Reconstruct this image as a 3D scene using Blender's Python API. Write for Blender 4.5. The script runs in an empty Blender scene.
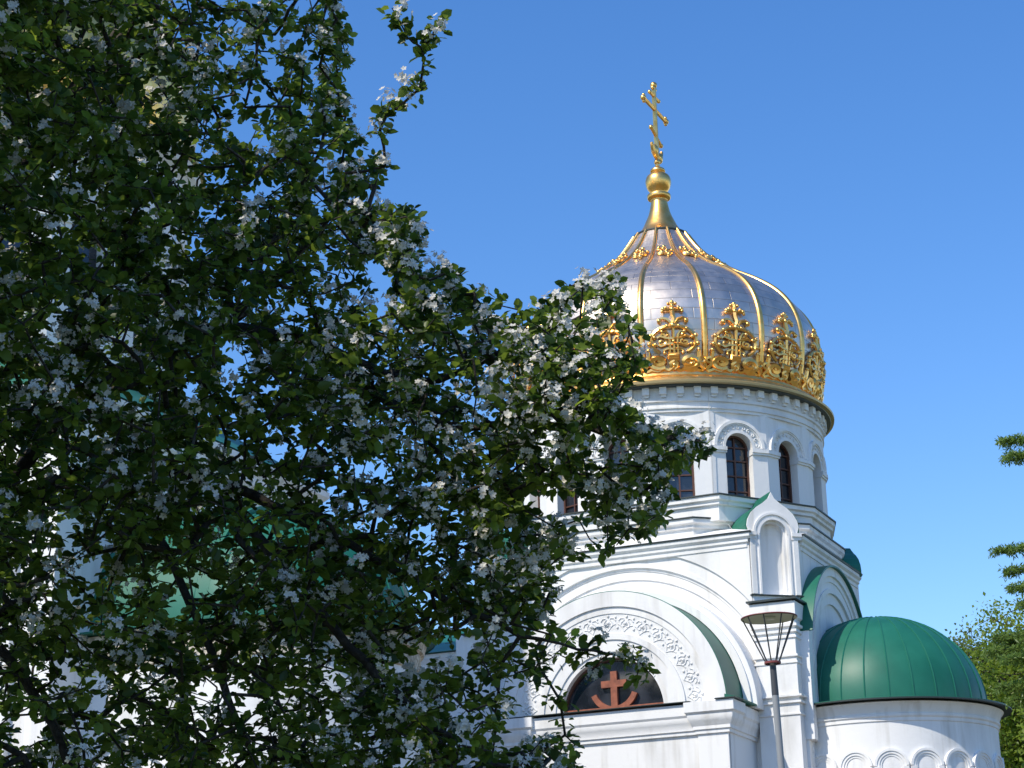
import bpy, bmesh, math, random
import numpy as np
from math import sin, cos, tan, pi, radians, degrees, hypot, sqrt, atan2
from mathutils import Vector, Matrix
random.seed(7); rng = np.random.default_rng(7)
S = bpy.context.scene
COL = S.collection

# ------------------------------------------------------------------ camera, sky, sun, exposure
CAM_POS = np.array([0., 0., 1.6]); FPX = 2030.0; PITCH = radians(18.0); ROLL = radians(1.34)
_f = np.array([0, cos(PITCH), sin(PITCH)]); _u = np.array([0, -sin(PITCH), cos(PITCH)]); _r = np.array([1., 0, 0])
RT = _r*cos(ROLL) - _u*sin(ROLL); UP = _u*cos(ROLL) + _r*sin(ROLL)
cd = bpy.data.cameras.new('camera'); cam = bpy.data.objects.new('camera', cd); COL.objects.link(cam)
cd.sensor_width = 36.0; cd.lens = 36.0*FPX/1024.0; cd.clip_start = 0.1; cd.clip_end = 3000
Mc = Matrix(((RT[0], UP[0], -_f[0], 0), (RT[1], UP[1], -_f[1], 0), (RT[2], UP[2], -_f[2], 1.6), (0, 0, 0, 1)))
cam.matrix_world = Mc; S.camera = cam

SUN_AZ = 227.0; SUN_EL = 47.0      # azimuth clockwise from +Y
w = bpy.data.worlds.new('World'); S.world = w; w.use_nodes = True
wn = w.node_tree; sk = wn.nodes.new('ShaderNodeTexSky'); sk.sky_type = 'NISHITA'; sk.sun_disc = False
sk.sun_elevation = radians(SUN_EL); sk.sun_rotation = radians(SUN_AZ)
sk.air_density = 1.0; sk.dust_density = 0.25; sk.ozone_density = 2.2; sk.altitude = 0
hsv = wn.nodes.new('ShaderNodeHueSaturation'); hsv.inputs['Saturation'].default_value = 1.30; hsv.inputs['Value'].default_value = 1.23; hsv.inputs['Hue'].default_value = .508
wn.links.new(sk.outputs[0], hsv.inputs['Color']); wn.links.new(hsv.outputs[0], wn.nodes['Background'].inputs[0]); wn.nodes['Background'].inputs[1].default_value = 0.15
sl = bpy.data.lights.new('sun', 'SUN'); sl.energy = 4.0; sl.angle = radians(0.53); sl.color = (1.0, .93, .80)
so = bpy.data.objects.new('sun', sl); COL.objects.link(so)
sd = Vector((sin(radians(SUN_AZ))*cos(radians(SUN_EL)), cos(radians(SUN_AZ))*cos(radians(SUN_EL)), sin(radians(SUN_EL))))
so.rotation_euler = sd.to_track_quat('Z', 'Y').to_euler(); so.location = (-20, -20, 60)
S.view_settings.view_transform = 'Standard'; S.view_settings.look = 'None'
S.view_settings.exposure = 0.2; S.view_settings.gamma = 1.0

# ------------------------------------------------------------------ materials
MATS = {}
def mat(name, base, rough=.6, metal=0., spec=.5):
    m = bpy.data.materials.new(name); m.use_nodes = True; MATS[name] = m
    b = m.node_tree.nodes['Principled BSDF']
    b.inputs['Base Color'].default_value = (*base, 1); b.inputs['Roughness'].default_value = rough
    b.inputs['Metallic'].default_value = metal; b.inputs['Specular IOR Level'].default_value = spec
    return m
def nd(m, t, **k):
    n = m.node_tree.nodes.new(t)
    for a, v in k.items():
        if a in n.inputs.keys(): n.inputs[a].default_value = v
        else: setattr(n, a, v)
    return n
def ln(m, a, b): m.node_tree.links.new(a, b)
def noise_color(m, c0, c1, scale=3., detail=6., lo=.35, hi=.65, bump=0., bscale=None, coord='Object', stretch=None):
    b = m.node_tree.nodes['Principled BSDF']
    tc = nd(m, 'ShaderNodeTexCoord'); src = tc.outputs[coord]
    if stretch:
        mp = nd(m, 'ShaderNodeMapping'); mp.inputs['Scale'].default_value = stretch; ln(m, src, mp.inputs[0]); s2 = mp.outputs[0]
    else: s2 = src
    n = nd(m, 'ShaderNodeTexNoise'); n.inputs['Scale'].default_value = scale; n.inputs['Detail'].default_value = detail
    ln(m, s2, n.inputs['Vector'])
    r = nd(m, 'ShaderNodeValToRGB'); r.color_ramp.elements[0].position = lo; r.color_ramp.elements[1].position = hi
    r.color_ramp.elements[0].color = (*c0, 1); r.color_ramp.elements[1].color = (*c1, 1)
    ln(m, n.outputs[0], r.inputs[0]); ln(m, r.outputs[0], b.inputs['Base Color'])
    if bump:
        n2 = nd(m, 'ShaderNodeTexNoise'); n2.inputs['Scale'].default_value = bscale or scale*6; n2.inputs['Detail'].default_value = 5
        ln(m, src, n2.inputs['Vector'])
        bp = nd(m, 'ShaderNodeBump'); bp.inputs['Strength'].default_value = bump; bp.inputs['Distance'].default_value = .02
        ln(m, n2.outputs[0], bp.inputs['Height']); ln(m, bp.outputs[0], b.inputs['Normal'])
    return r
white = mat('white_stucco', (.8, .8, .79), .85, spec=.2)
noise_color(white, (.60, .59, .57), (.80, .79, .775), 1.1, 9, .2, .47, bump=.25, bscale=9, stretch=(1, 1, .35))
nt = white.node_tree; b = nt.nodes['Principled BSDF']; src = b.inputs['Base Color'].links[0].from_socket
tc = nd(white, 'ShaderNodeTexCoord'); mp = nd(white, 'ShaderNodeMapping'); mp.inputs['Scale'].default_value = (2.2, 2.2, .22); ln(white, tc.outputs['Object'], mp.inputs[0])
sn = nd(white, 'ShaderNodeTexNoise'); sn.inputs['Scale'].default_value = 1.6; sn.inputs['Detail'].default_value = 7; ln(white, mp.outputs[0], sn.inputs[0])
sr = nd(white, 'ShaderNodeValToRGB'); sr.color_ramp.elements[0].position = .28; sr.color_ramp.elements[1].position = .46
sr.color_ramp.elements[0].color = (.78, .765, .73, 1); sr.color_ramp.elements[1].color = (1, 1, 1, 1); ln(white, sn.outputs[0], sr.inputs[0])
wm = nd(white, 'ShaderNodeMix', data_type='RGBA', blend_type='MULTIPLY'); wm.inputs[0].default_value = .8
ln(white, src, wm.inputs[6]); ln(white, sr.outputs[0], wm.inputs[7]); ln(white, wm.outputs[2], b.inputs['Base Color'])
relief = mat('white_relief', (.78, .775, .76), .85, spec=.2)
noise_color(relief, (.66, .655, .64), (.78, .775, .76), 6, 6, .3, .6, bump=.4, bscale=14)
frieze_m = mat('carved_frieze', (.5, .44, .36), .9, spec=.2)
noise_color(frieze_m, (.30, .26, .2), (.6, .54, .45), 9, 8, .4, .6, bump=1., bscale=7)
flash = mat('dark_flashing', (.025, .035, .032), .45)
green = mat('green_roof', (.008, .105, .062), .46, spec=.4)
noise_color(green, (.008, .11, .068), (.016, .15, .095), 1.1, 7, .3, .7, bump=.12, bscale=2.)
green_edge = mat('green_seam', (.015, .15, .095), .5)
gold = mat('gilding', (1., .6, .2), .34, 1.)
noise_color(gold, (.92, .47, .11), (1.0, .63, .22), 5, 4, .3, .7, bump=.15, bscale=10)
goldrim = mat('weathered_gilding', (.48, .36, .18), .5, .7)
silver = mat('dome_plates', (.56, .565, .59), .3, 1.)
glass = mat('window_glass', (.018, .022, .03), .06, 0, .8)
noise_color(glass, (.012, .014, .02), (.05, .055, .07), 1.5, 3, .4, .7)
brown = mat('brown_frame', (.09, .035, .022), .5)
redwood = mat('red_brown_wood', (.36, .10, .045), .5)
noise_color(redwood, (.2, .06, .03), (.33, .10, .05), 7, 4)
# dome plates: courses of sheets with slight differences from sheet to sheet
b = silver.node_tree.nodes['Principled BSDF']
uv = nd(silver, 'ShaderNodeUVMap'); br = nd(silver, 'ShaderNodeTexBrick')
br.inputs['Scale'].default_value = 1.; br.inputs['Brick Width'].default_value = 1.15; br.inputs['Row Height'].default_value = .34
br.inputs['Mortar Size'].default_value = .014; br.inputs['Color1'].default_value = (.72, .625, .53, 1); br.inputs['Color2'].default_value = (.86, .76, .655, 1)
br.inputs['Mortar'].default_value = (.5, .44, .38, 1); br.inputs['Mortar Smooth'].default_value = .3
ln(silver, uv.outputs[0], br.inputs[0])
ns = nd(silver, 'ShaderNodeTexNoise'); ns.inputs['Scale'].default_value = 3.; ns.inputs['Detail'].default_value = 6; ln(silver, uv.outputs[0], ns.inputs[0])
mx = nd(silver, 'ShaderNodeMix', data_type='RGBA', blend_type='MULTIPLY'); mx.inputs[0].default_value = .35
ln(silver, br.outputs[0], mx.inputs[6]); ln(silver, ns.outputs[0], mx.inputs[7]); ln(silver, mx.outputs[2], b.inputs['Base Color'])
mr = nd(silver, 'ShaderNodeMapRange'); mr.inputs[3].default_value = .34; mr.inputs[4].default_value = .52
ln(silver, ns.outputs[0], mr.inputs[0]); ln(silver, mr.outputs[0], b.inputs['Roughness'])
ad = nd(silver, 'ShaderNodeMath', operation='ADD'); ml = nd(silver, 'ShaderNodeMath', operation='MULTIPLY'); ml.inputs[1].default_value = .25
ln(silver, ns.outputs[0], ml.inputs[0]); ln(silver, ml.outputs[0], ad.inputs[0]); ln(silver, br.outputs[1], ad.inputs[1])
bp = nd(silver, 'ShaderNodeBump', invert=True); bp.inputs['Strength'].default_value = .4; bp.inputs['Distance'].default_value = .03
ln(silver, ad.outputs[0], bp.inputs['Height']); ln(silver, bp.outputs[0], b.inputs['Normal'])

# ------------------------------------------------------------------ mesh builder
class MB:
    def __init__(s): s.v = []; s.f = []; s.uv = None
    def add(s, vs, fs):
        o = len(s.v); s.v += [tuple(map(float, p)) for p in vs]; s.f += [tuple(i+o for i in f) for f in fs]
    def box(s, x0, x1, y0, y1, z0, z1):
        s.add([(x, y, z) for x in (x0, x1) for y in (y0, y1) for z in (z0, z1)],
              [(0, 1, 3, 2), (4, 6, 7, 5), (0, 4, 5, 1), (2, 3, 7, 6), (0, 2, 6, 4), (1, 5, 7, 3)])
    def prism(s, poly, F, d0, d1):
        n = len(poly); s.add([F.p(u, z, d0) for u, z in poly] + [F.p(u, z, d1) for u, z in poly],
            [tuple(range(n))[::-1], tuple(range(n, 2*n))] + [(i, (i+1) % n, n+(i+1) % n, n+i) for i in range(n)])
    def fbox(s, F, u0, u1, z0, z1, d0, d1): s.prism([(u0, z0), (u1, z0), (u1, z1), (u0, z1)], F, d0, d1)
    def plan(s, poly, z0, z1):
        n = len(poly); s.add([(x, y, z0) for x, y in poly] + [(x, y, z1) for x, y in poly],
            [tuple(range(n))[::-1], tuple(range(n, 2*n))] + [(i, (i+1) % n, n+(i+1) % n, n+i) for i in range(n)])
    def band(s, cx, zc, r0, r1, F, d0, d1, zb=None, n=40, a0=0., a1=pi):
        inn = [(cx+r0*cos(a0+(a1-a0)*i/n), zc+r0*sin(a0+(a1-a0)*i/n)) for i in range(n+1)]
        out = [(cx+r1*cos(a0+(a1-a0)*i/n), zc+r1*sin(a0+(a1-a0)*i/n)) for i in range(n+1)]
        if zb is not None and zb < zc:
            inn = [(cx+r0, zb)] + inn + [(cx-r0, zb)]; out = [(cx+r1, zb)] + out + [(cx-r1, zb)]
        m = len(inn); V = []
        for pts, d in ((inn, d0), (inn, d1), (out, d0), (out, d1)): V += [F.p(u, z, d) for u, z in pts]
        fs = []
        for i in range(m-1):
            a, b, c, e = i, m+i, 2*m+i, 3*m+i
            fs += [(b, b+1, e+1, e), (a, c, c+1, a+1), (c, e, e+1, c+1), (a, a+1, b+1, b)]
        fs += [(0, m, 3*m, 2*m), (m-1, 3*m-1, 4*m-1, 2*m-1)]
        s.add(V, fs)
    def lathe(s, prof, cx=0, cy=0, n=96, closed=False, a0=0., a1=2*pi, sx=1.):
        full = abs(a1-a0-2*pi) < 1e-6; k = n if full else n+1; m = len(prof)
        V = [(cx+r*sx*cos(a0+(a1-a0)*i/n), cy+r*sin(a0+(a1-a0)*i/n), z) for i in range(k) for r, z in prof]
        fs = []
        for i in range(n):
            j = (i+1) % k
            for q in range(m if closed else m-1):
                q2 = (q+1) % m; fs.append((i*m+q, j*m+q, j*m+q2, i*m+q2))
        s.add(V, fs)
    def tube(s, pts, r, n=6, closed=False, cap=True):
        P = [Vector(p) for p in pts]; N = len(P); rr = r if hasattr(r, '__len__') else [r]*N
        V = []; nrm = None
        for i in range(N):
            t = (P[min(i+1, N-1)] - P[max(i-1, 0)]) if not closed else (P[(i+1) % N]-P[i-1])
            t.normalize()
            if nrm is None:
                nrm = t.cross(Vector((0, 0, 1)));
                if nrm.length < .1: nrm = t.cross(Vector((1, 0, 0)))
            nrm = (nrm - t*nrm.dot(t)).normalized(); bn = t.cross(nrm)
            V += [tuple(P[i] + (nrm*cos(2*pi*k/n) + bn*sin(2*pi*k/n))*rr[i]) for k in range(n)]
        fs = []
        for i in range(N if closed else N-1):
            j = (i+1) % N
            for k in range(n): fs.append((i*n+k, i*n+(k+1) % n, j*n+(k+1) % n, j*n+k))
        if cap and not closed: fs += [tuple(range(n)), tuple(range((N-1)*n, N*n))[::-1]]
        s.add(V, fs)
    def ball(s, c, r, n=8, m=6, sz=1.):
        prof = [(max(.001, r*sin(pi*i/m)), c[2]-r*sz*cos(pi*i/m)) for i in range(m+1)]
        s.lathe(prof, c[0], c[1], n)
    def cornice(s, poly, prof):
        """sweep a (outset, z) profile along a closed plan polygon (counter-clockwise)"""
        rings = []; n = len(poly)
        for o, z in prof:
            pts = []
            for i in range(n):
                p0 = Vector(poly[i-1]); p1 = Vector(poly[i]); p2 = Vector(poly[(i+1) % n])
                e1 = (p1-p0).normalized(); e2 = (p2-p1).normalized(); n1 = Vector((e1.y, -e1.x)); n2 = Vector((e2.y, -e2.x))
                mtr = (n1+n2); mtr = mtr/(mtr.length_squared)*2
                q = p1+mtr*o; pts.append((q.x, q.y, z))
            rings.append(pts)
        V = [p for r in rings for p in r]; m = len(rings)
        fs = [(a*n+i, a*n+(i+1) % n, (a+1)*n+(i+1) % n, (a+1)*n+i) for a in range(m-1) for i in range(n)]
        fs += [tuple(range(n))[::-1], tuple(range((m-1)*n, m*n))]
        s.add(V, fs)
    def build(s, name, m, parent=None, smooth=None, recalc=True):
        me = bpy.data.meshes.new(name); me.from_pydata(s.v, [], s.f); me.update()
        if recalc:
            bm = bmesh.new(); bm.from_mesh(me); bmesh.ops.recalc_face_normals(bm, faces=bm.faces); bm.to_mesh(me); bm.free()
        if smooth:
            me.polygons.foreach_set('use_smooth', [True]*len(me.polygons)); me.set_sharp_from_angle(angle=radians(smooth))
        me.materials.append(m)
        o = bpy.data.objects.new(name, me); COL.objects.link(o)
        if parent: o.parent = parent
        return o
class Frame:
    def __init__(s, o, th):      # th: degrees from the front (-y) towards +x
        t = radians(th); s.o = Vector((*o, 0)) if len(o) == 2 else Vector(o); s.u = Vector((cos(t), sin(t), 0)); s.n = Vector((sin(t), -cos(t), 0))
    def p(s, u, z, d): q = s.o+s.u*u+s.n*d; return (q.x, q.y, q.z+z)
def thing(name, label, cat, loc=(0, 0, 0), rz=0, group=None):
    o = bpy.data.objects.new(name, None); COL.objects.link(o); o.location = loc; o.rotation_euler = (0, 0, rz)
    tag(o, label, cat, group); o.empty_display_size = .3; return o
def tag(o, label, cat, group=None):
    o['label'] = label; o['category'] = cat
    if group: o['group'] = group
def dup(o, parent, rz=0.):
    c = o.copy(); COL.objects.link(c); c.parent = parent; c.rotation_euler = (0, 0, rz); return c

# ------------------------------------------------------------------ ground
gm = mat('lawn_and_paving', (.08, .1, .04), .95)
noise_color(gm, (.06, .09, .025), (.16, .15, .1), .08, 8, .42, .58, bump=.5, bscale=6)
g = MB(); g.add([(-1500, -1500, 0), (1500, -1500, 0), (1500, 1500, 0), (-1500, 1500, 0)], [(0, 1, 2, 3)])
go = g.build('ground', gm); go['kind'] = 'structure'
pv = mat('paving', (.16, .12, .08), .9); noise_color(pv, (.12, .09, .055), (.2, .15, .1), 1.5, 8, bump=.3)
g = MB(); g.add([(-34, 26, .02), (26, 26, .02), (26, 82, .02), (-34, 82, .02)], [(0, 1, 2, 3)])
po = g.build('church_forecourt', pv); po['kind'] = 'structure'

# ------------------------------------------------------------------ church
AL = 24.5
church = thing('orthodox_church', 'white stuccoed orthodox church with gilded onion dome and green metal roofs', 'church', (4.828, 59.805, 0), -radians(AL))
CO = np.array([4.828, 59.805, 0.]); XD = np.array([cos(radians(AL)), -sin(radians(AL)), 0]); YD = np.array([sin(radians(AL)), cos(radians(AL)), 0])
def to_world(x, y, z): return CO+XD*x+YD*y+np.array([0, 0, z])

FF = Frame((0, -5.0), 0)       # front face plane
FR = Frame((5.0, 0), 90)       # right face plane (u = local y)
# tower core and faces
m = MB(); m.plan([(-4.55, -4.5), (3.7, -4.5), (4.5, -3.7), (4.5, 1.8), (3.2, 4.4), (-3.2, 4.8), (-4.6, 3.4)], 0, 14.5)
# front plate with a big arched recess
XC, ZC = .2, 9.85
def arc(cx, zc, r, a0, a1, n): return [(cx+r*cos(a0+(a1-a0)*i/n), zc+r*sin(a0+(a1-a0)*i/n)) for i in range(n+1)]
m.prism([(-4.9, 0)]+[(-4.9, 12.7), (-3.6, 12.7), (-3.6, 14.42), (3.9, 14.42), (3.9, 12.66), (4.93, 12.66), (4.93, 0), (4.86, 0)]
        + arc(XC, ZC, 4.65, 0, pi, 56) + [(-4.45, 0)], FF, -.45, 0)
for r0, r1, d in ((4.33, 4.66, -.06), (4.22, 4.34, -.025), (4.14, 4.23, -.09), (3.90, 4.15, -.12), (3.68, 3.91, -.165), (3.2, 3.69, -.22)):
    m.band(XC, ZC, r0, r1, FF, -.5, d, 0, 64)
m.band(.5, 9.8, 3.24, 3.58, FF, -.3, .62, None, 56); m.band(.5, 9.8, 3.24, 3.44, FF, -.3, .7, None, 56)
# right face plate above the projecting arch
m.prism([(-4.06, 12.6), (1.95, 12.6), (1.95, 14.42), (-4.06, 14.42)], FR, -.5, 0)
m.fbox(FR, -5.0, -4.06, 0, 12.66, -.5, -.02)
m.fbox(FR, -4.1, 1.95, 0, 12.7, -.5, -.06)
# pilaster at the right front corner, standing proud of the arch bands
m.fbox(FF, 3.92, 5.04, 0, 12.62, -.6, .05)
m.fbox(FF, -4.95, -3.9, 0, 12.62, -.5, .05)
tower = m.build('tower_wall', white, church)
m = MB()
pil = [(3.9, -5.06), (5.05, -5.06), (5.05, -4.1), (3.9, -4.1)]
for zt, hh, o in ((12.02, .07, .07), (11.86, .06, .05), (11.70, .05, .03), (11.20, .05, .04), (11.02, .04, .02), (10.14, .05, .09), (9.98, .05, .06), (9.66, .04, .025)):
    m.cornice(pil, [(-.02, zt-hh-.02), (o, zt-hh), (o, zt), (-.02, zt+.02)])
m.cornice(pil, [(0.0, 12.15), (.05, 12.2), (.05, 12.62), (0, 12.62)])
m.fbox(FF, 2.9, 3.9, 9.9, 10.02, -.34, -.05); m.fbox(FF, 2.9, 3.9, 10.08, 10.18, -.34, .0)
m.build('pilaster_capital', white, church, 30)
m = MB(); m.plan([(3.78, -5.2), (5.18, -5.2), (5.18, -4.0), (4.4, -4.0), (3.78, -4.6)], 12.66, 12.71); m.build('corner_flashing', flash, church)
m = MB(); m.plan([(-4.7, -5.2), (-3.5, -5.2), (-3.5, -4.4), (-4.7, -4.4)], 12.66, 12.71)
m.build('corner_flashing', flash, church)
# body cornice
body = [(-3.75, -5.0), (3.82, -5.0), (3.82, -3.85), (5.0, -3.85), (5.0, 1.78), (3.6, 4.6), (-3.6, 4.9), (-4.7, 3.4), (-4.7, -4.1)]
m = MB(); m.cornice(body, [(-.3, 14.2), (.03, 14.24), (.03, 14.34), (.08, 14.38), (.08, 14.46), (.15, 14.52), (.15, 14.61), (-.3, 14.63)])
m.build('cornice', white, church, 25)
m = MB(); m.cornice(body, [(.1, 14.612), (.18, 14.615), (.18, 14.645), (-.3, 14.72)]); m.build('cornice_flashing', flash, church)
m = MB(); m.cornice(body, [(.2, 14.655), (-.6, 14.95), (-.7, 14.9)]); m.build('roof_slope', white, church)
# two octagonal tiers under the drum
t2 = [(-2.3, -4.88), (2.3, -4.88), (4.86, -2.5), (4.86, 1.0), (3.9, 3.6), (2.2, 4.88), (-2.2, 4.88), (-4.7, 2.2), (-4.7, -2.3)]
t1 = [(-2.6, -4.74), (3.05, -4.74), (4.93, -1.95), (4.93, 0.05), (4.38, 1.68), (3.3, 3.5), (2., 4.8), (-2., 4.9), (-4.8, 2.2), (-4.8, -2.4)]
m = MB(); m.cornice(t2, [(-.12, 14.5), (-.12, 15.0), (-.04, 15.02), (-.04, 15.1), (.05, 15.14), (.05, 15.26), (-.3, 15.28)]); m.build('octagon_tier', white, church, 25)
m = MB(); m.cornice(t2, [(-.1, 15.262), (.09, 15.265), (.09, 15.30), (-.3, 15.36)]); m.build('tier_flashing', flash, church)
m = MB(); m.cornice(t1, [(-.14, 15.2), (-.14, 15.62), (-.06, 15.64), (-.06, 15.72), (.01, 15.76), (.01, 15.88), (-.2, 15.90)]); m.build('octagon_tier', white, church, 25)
m = MB(); m.cornice(t1, [(-.1, 15.882), (.05, 15.885), (.05, 15.92), (-.3, 15.96)]); m.build('tier_flashing', flash, church)

# drum: sixteen facets with arched windows
APO = 4.52; HW = APO*tan(radians(11.25))
def facet_parts(APO, HW, z0, zs, ztop, rw):
    """one facet at theta 0: returns builders for masonry, relief"""
    F = Frame((0, -APO), 0); a = MB(); r = MB(); k = rw/.42
    a.prism([(-HW, z0), (-HW, ztop), (HW, ztop), (HW, z0), (rw, z0)] + arc(0, zs, rw, 0, pi, 20) + [(-rw, z0)], F, -.5, 0)
    a.band(0, zs, rw, rw+.08*k, F, -.02, .035, n=24); r.band(0, zs, rw+.08*k, rw+.25*k, F, -.02, .012, n=24)
    a.band(0, zs, rw+.25*k, rw+.29*k, F, -.02, .045, n=24); a.band(0, zs, rw+.29*k, min(rw+.38*k, HW-.03), F, -.02, .075, n=24)
    for s in (-1, 1):
        u0, u1 = sorted((s*(rw-.02), s*(HW+.015)))
        a.fbox(F, u0, u1, zs-.13, zs-.02, -.3, .085); a.fbox(F, u0, u1, zs-.19, zs-.13, -.3, .05)
    # relief scrolls
    for i in range(11):
        t = pi*(i+.5)/11; rc = rw+.165*k; c = (rc*cos(t), zs+rc*sin(t)); sg = 1 if i % 2 else -1
        pts = [F.p(c[0]+.062*k*(1-q/9)*cos(t+sg*q*.8), c[1]+.062*k*(1-q/9)*sin(t+sg*q*.8), .025) for q in range(8)]
        r.tube(pts, .017*k, 4)
    return a, r
a, r = facet_parts(APO, HW, 15.9, 17.6, 18.62, .42)
m = MB()
drumcore = MB(); drumcore.lathe([(4.1, 15.8), (4.1, 18.6)], n=32)
drumcore.lathe([(4.0, 18.6), (4.60, 18.6), (4.60, 18.68), (4.64, 18.69), (4.64, 18.74), (4.60, 18.75), (4.60, 18.88), (4.66, 18.90), (4.66, 18.97), (4.60, 18.98), (4.60, 19.3), (4.75, 19.36), (4.0, 19.36)], n=128)
drum = drumcore.build('drum_core', white, church, 30)
fo = a.build('drum_facet', white, church, 30); fr_ = r.build('arch_relief', relief, fo, 30)
# window of the facet
Fw = Frame((0, -APO), 0)
wf = MB(); wf.band(0, 17.6, .36, .43, Fw, -.36, -.26, 15.9, 20); wf.fbox(Fw, -.40, .40, 15.9, 15.98, -.36, -.27)
wf.fbox(Fw, -.022, .022, 15.95, 18.0, -.345, -.28)
for z in (16.35, 16.8, 17.25, 17.65): wf.fbox(Fw, -.38, .38, z, z+.04, -.345, -.285)
wo = wf.build('window', brown, church)
wg = MB(); wg.prism([(.4, 15.9)] + arc(0, 17.6, .4, 0, pi, 18) + [(-.4, 15.9)], Fw, -.36, -.335); wgo = wg.build('pane', glass, wo)
for k in range(1, 16):
    th = radians(22.5*k)
    f2 = dup(fo, church, th); c = fr_.copy(); COL.objects.link(c); c.parent = f2
    w2 = dup(wo, church, th); c = wgo.copy(); COL.objects.link(c); c.parent = w2
m = MB(); F = Frame((0, -4.6), 0); m.fbox(F, -.10, .10, 19.10, 19.31, -.1, .15); m.fbox(F, -.075, .075, 19.03, 19.10, -.1, .08)
cb = m.build('corbel', white, drum)
for k in range(1, 60): dup(cb, drum, 2*pi*k/60)
m = MB(); m.lathe([(4.6, 19.31), (4.88, 19.315), (4.9, 19.36), (4.6, 19.37)], n=128); m.build('soffit', flash, church)
m = MB(); m.lathe([(4.2, 19.34), (4.93, 19.345), (4.99, 19.37), (5.0, 19.43), (4.95, 19.47), (4.5, 19.55)], n=128); m.build('dome_rim', goldrim, church, 40)

# gilded onion dome
def catmull(P, n):
    out = []; P = [P[0]]+P+[P[-1]]
    for i in range(1, len(P)-2):
        for k in range(n):
            t = k/n; p0, p1, p2, p3 = P[i-1], P[i], P[i+1], P[i+2]
            out.append(tuple(.5*((2*p1[j])+(-p0[j]+p2[j])*t+(2*p0[j]-5*p1[j]+4*p2[j]-p3[j])*t*t+(-p0[j]+3*p1[j]-3*p2[j]+p3[j])*t**3) for j in range(2)))
    out.append(P[-2]); return out
PROF = catmull([(4.40, 19.72), (4.56, 20.2), (4.67, 20.8), (4.70, 21.38), (4.61, 22.0), (4.36, 22.58), (3.92, 23.11), (3.28, 23.60), (2.52, 24.06), (1.82, 24.58), (1.28, 25.14), (.86, 25.76)], 6)
PA = [0.]
for p, q in zip(PROF, PROF[1:]): PA.append(PA[-1]+hypot(q[0]-p[0], q[1]-p[1]))
def dome_at(s):      # arc length -> r, z, normal
    s = min(max(s, 0), PA[-1]-1e-6); i = int(np.searchsorted(PA, s, 'right')-1); i = min(i, len(PROF)-2)
    t = (s-PA[i])/(PA[i+1]-PA[i]); r = PROF[i][0]*(1-t)+PROF[i+1][0]*t; z = PROF[i][1]*(1-t)+PROF[i+1][1]*t
    tr, tz = PROF[i+1][0]-PROF[i][0], PROF[i+1][1]-PROF[i][1]; L = hypot(tr, tz); return r, z, tz/L, -tr/L
def dome_pt(u, s, d, th=0.):   # u metres along the ring from angle th
    r, z, nr, nz = dome_at(s); a = th+u/max(r, .3); R = r+nr*d; return (R*sin(a), -R*cos(a), z+nz*d)
m = MB(); m.lathe(PROF, n=160)
dome = m.build('dome_shell', silver, church, 60)
uvl = dome.data.uv_layers.new(name='UVMap'); me = dome.data
nl = len(me.loops); vi = np.zeros(nl, int); me.loops.foreach_get('vertex_index', vi)
co = np.zeros(len(me.vertices)*3); me.vertices.foreach_get('co', co); co = co.reshape(-1, 3)
ang = np.arctan2(co[:, 1], co[:, 0]); arcs = np.interp(co[:, 2], [p[1] for p in PROF], PA)
UV = np.stack([ang[vi]*4.4, arcs[vi]], 1)
ls = np.zeros(len(me.polygons), int); me.polygons.foreach_get('loop_start', ls)
for st in ls:
    q = UV[st:st+4, 0]
    if q.max()-q.min() > 10: UV[st:st+4, 0] = np.where(q < 0, q+2*pi*4.4, q)
uvl.data.foreach_set('uv', UV.ravel())
m = MB(); m.lathe([(4.75, 19.45), (4.80, 19.52), (4.76, 19.62), (4.66, 19.68), (4.58, 19.72), (4.55, 19.86), (4.44, 19.90)], n=128); m.build('gilded_band', gold, church, 50)
# ribs
rb = MB(); NS = 60
ss = [PA[-1]*i/NS for i in range(NS+1)]; V = []; fs = []
for i, s in enumerate(ss):
    wd = .10*(1-.45*(s/PA[-1])**1.5)
    for k in range(7):
        t = pi*k/6; V.append(dome_pt(-cos(t)*wd, s, .085*sin(t)-.01))
for i in range(NS):
    for k in range(6): fs.append((i*7+k, i*7+k+1, i*7+8+k, i*7+7+k))
rb.add(V, fs); ro = rb.build('rib', gold, dome, 60); ro.rotation_euler = (0, 0, radians(11.25))
for k in range(1, 16): dup(ro, dome, radians(11.25+22.5*k))
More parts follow.
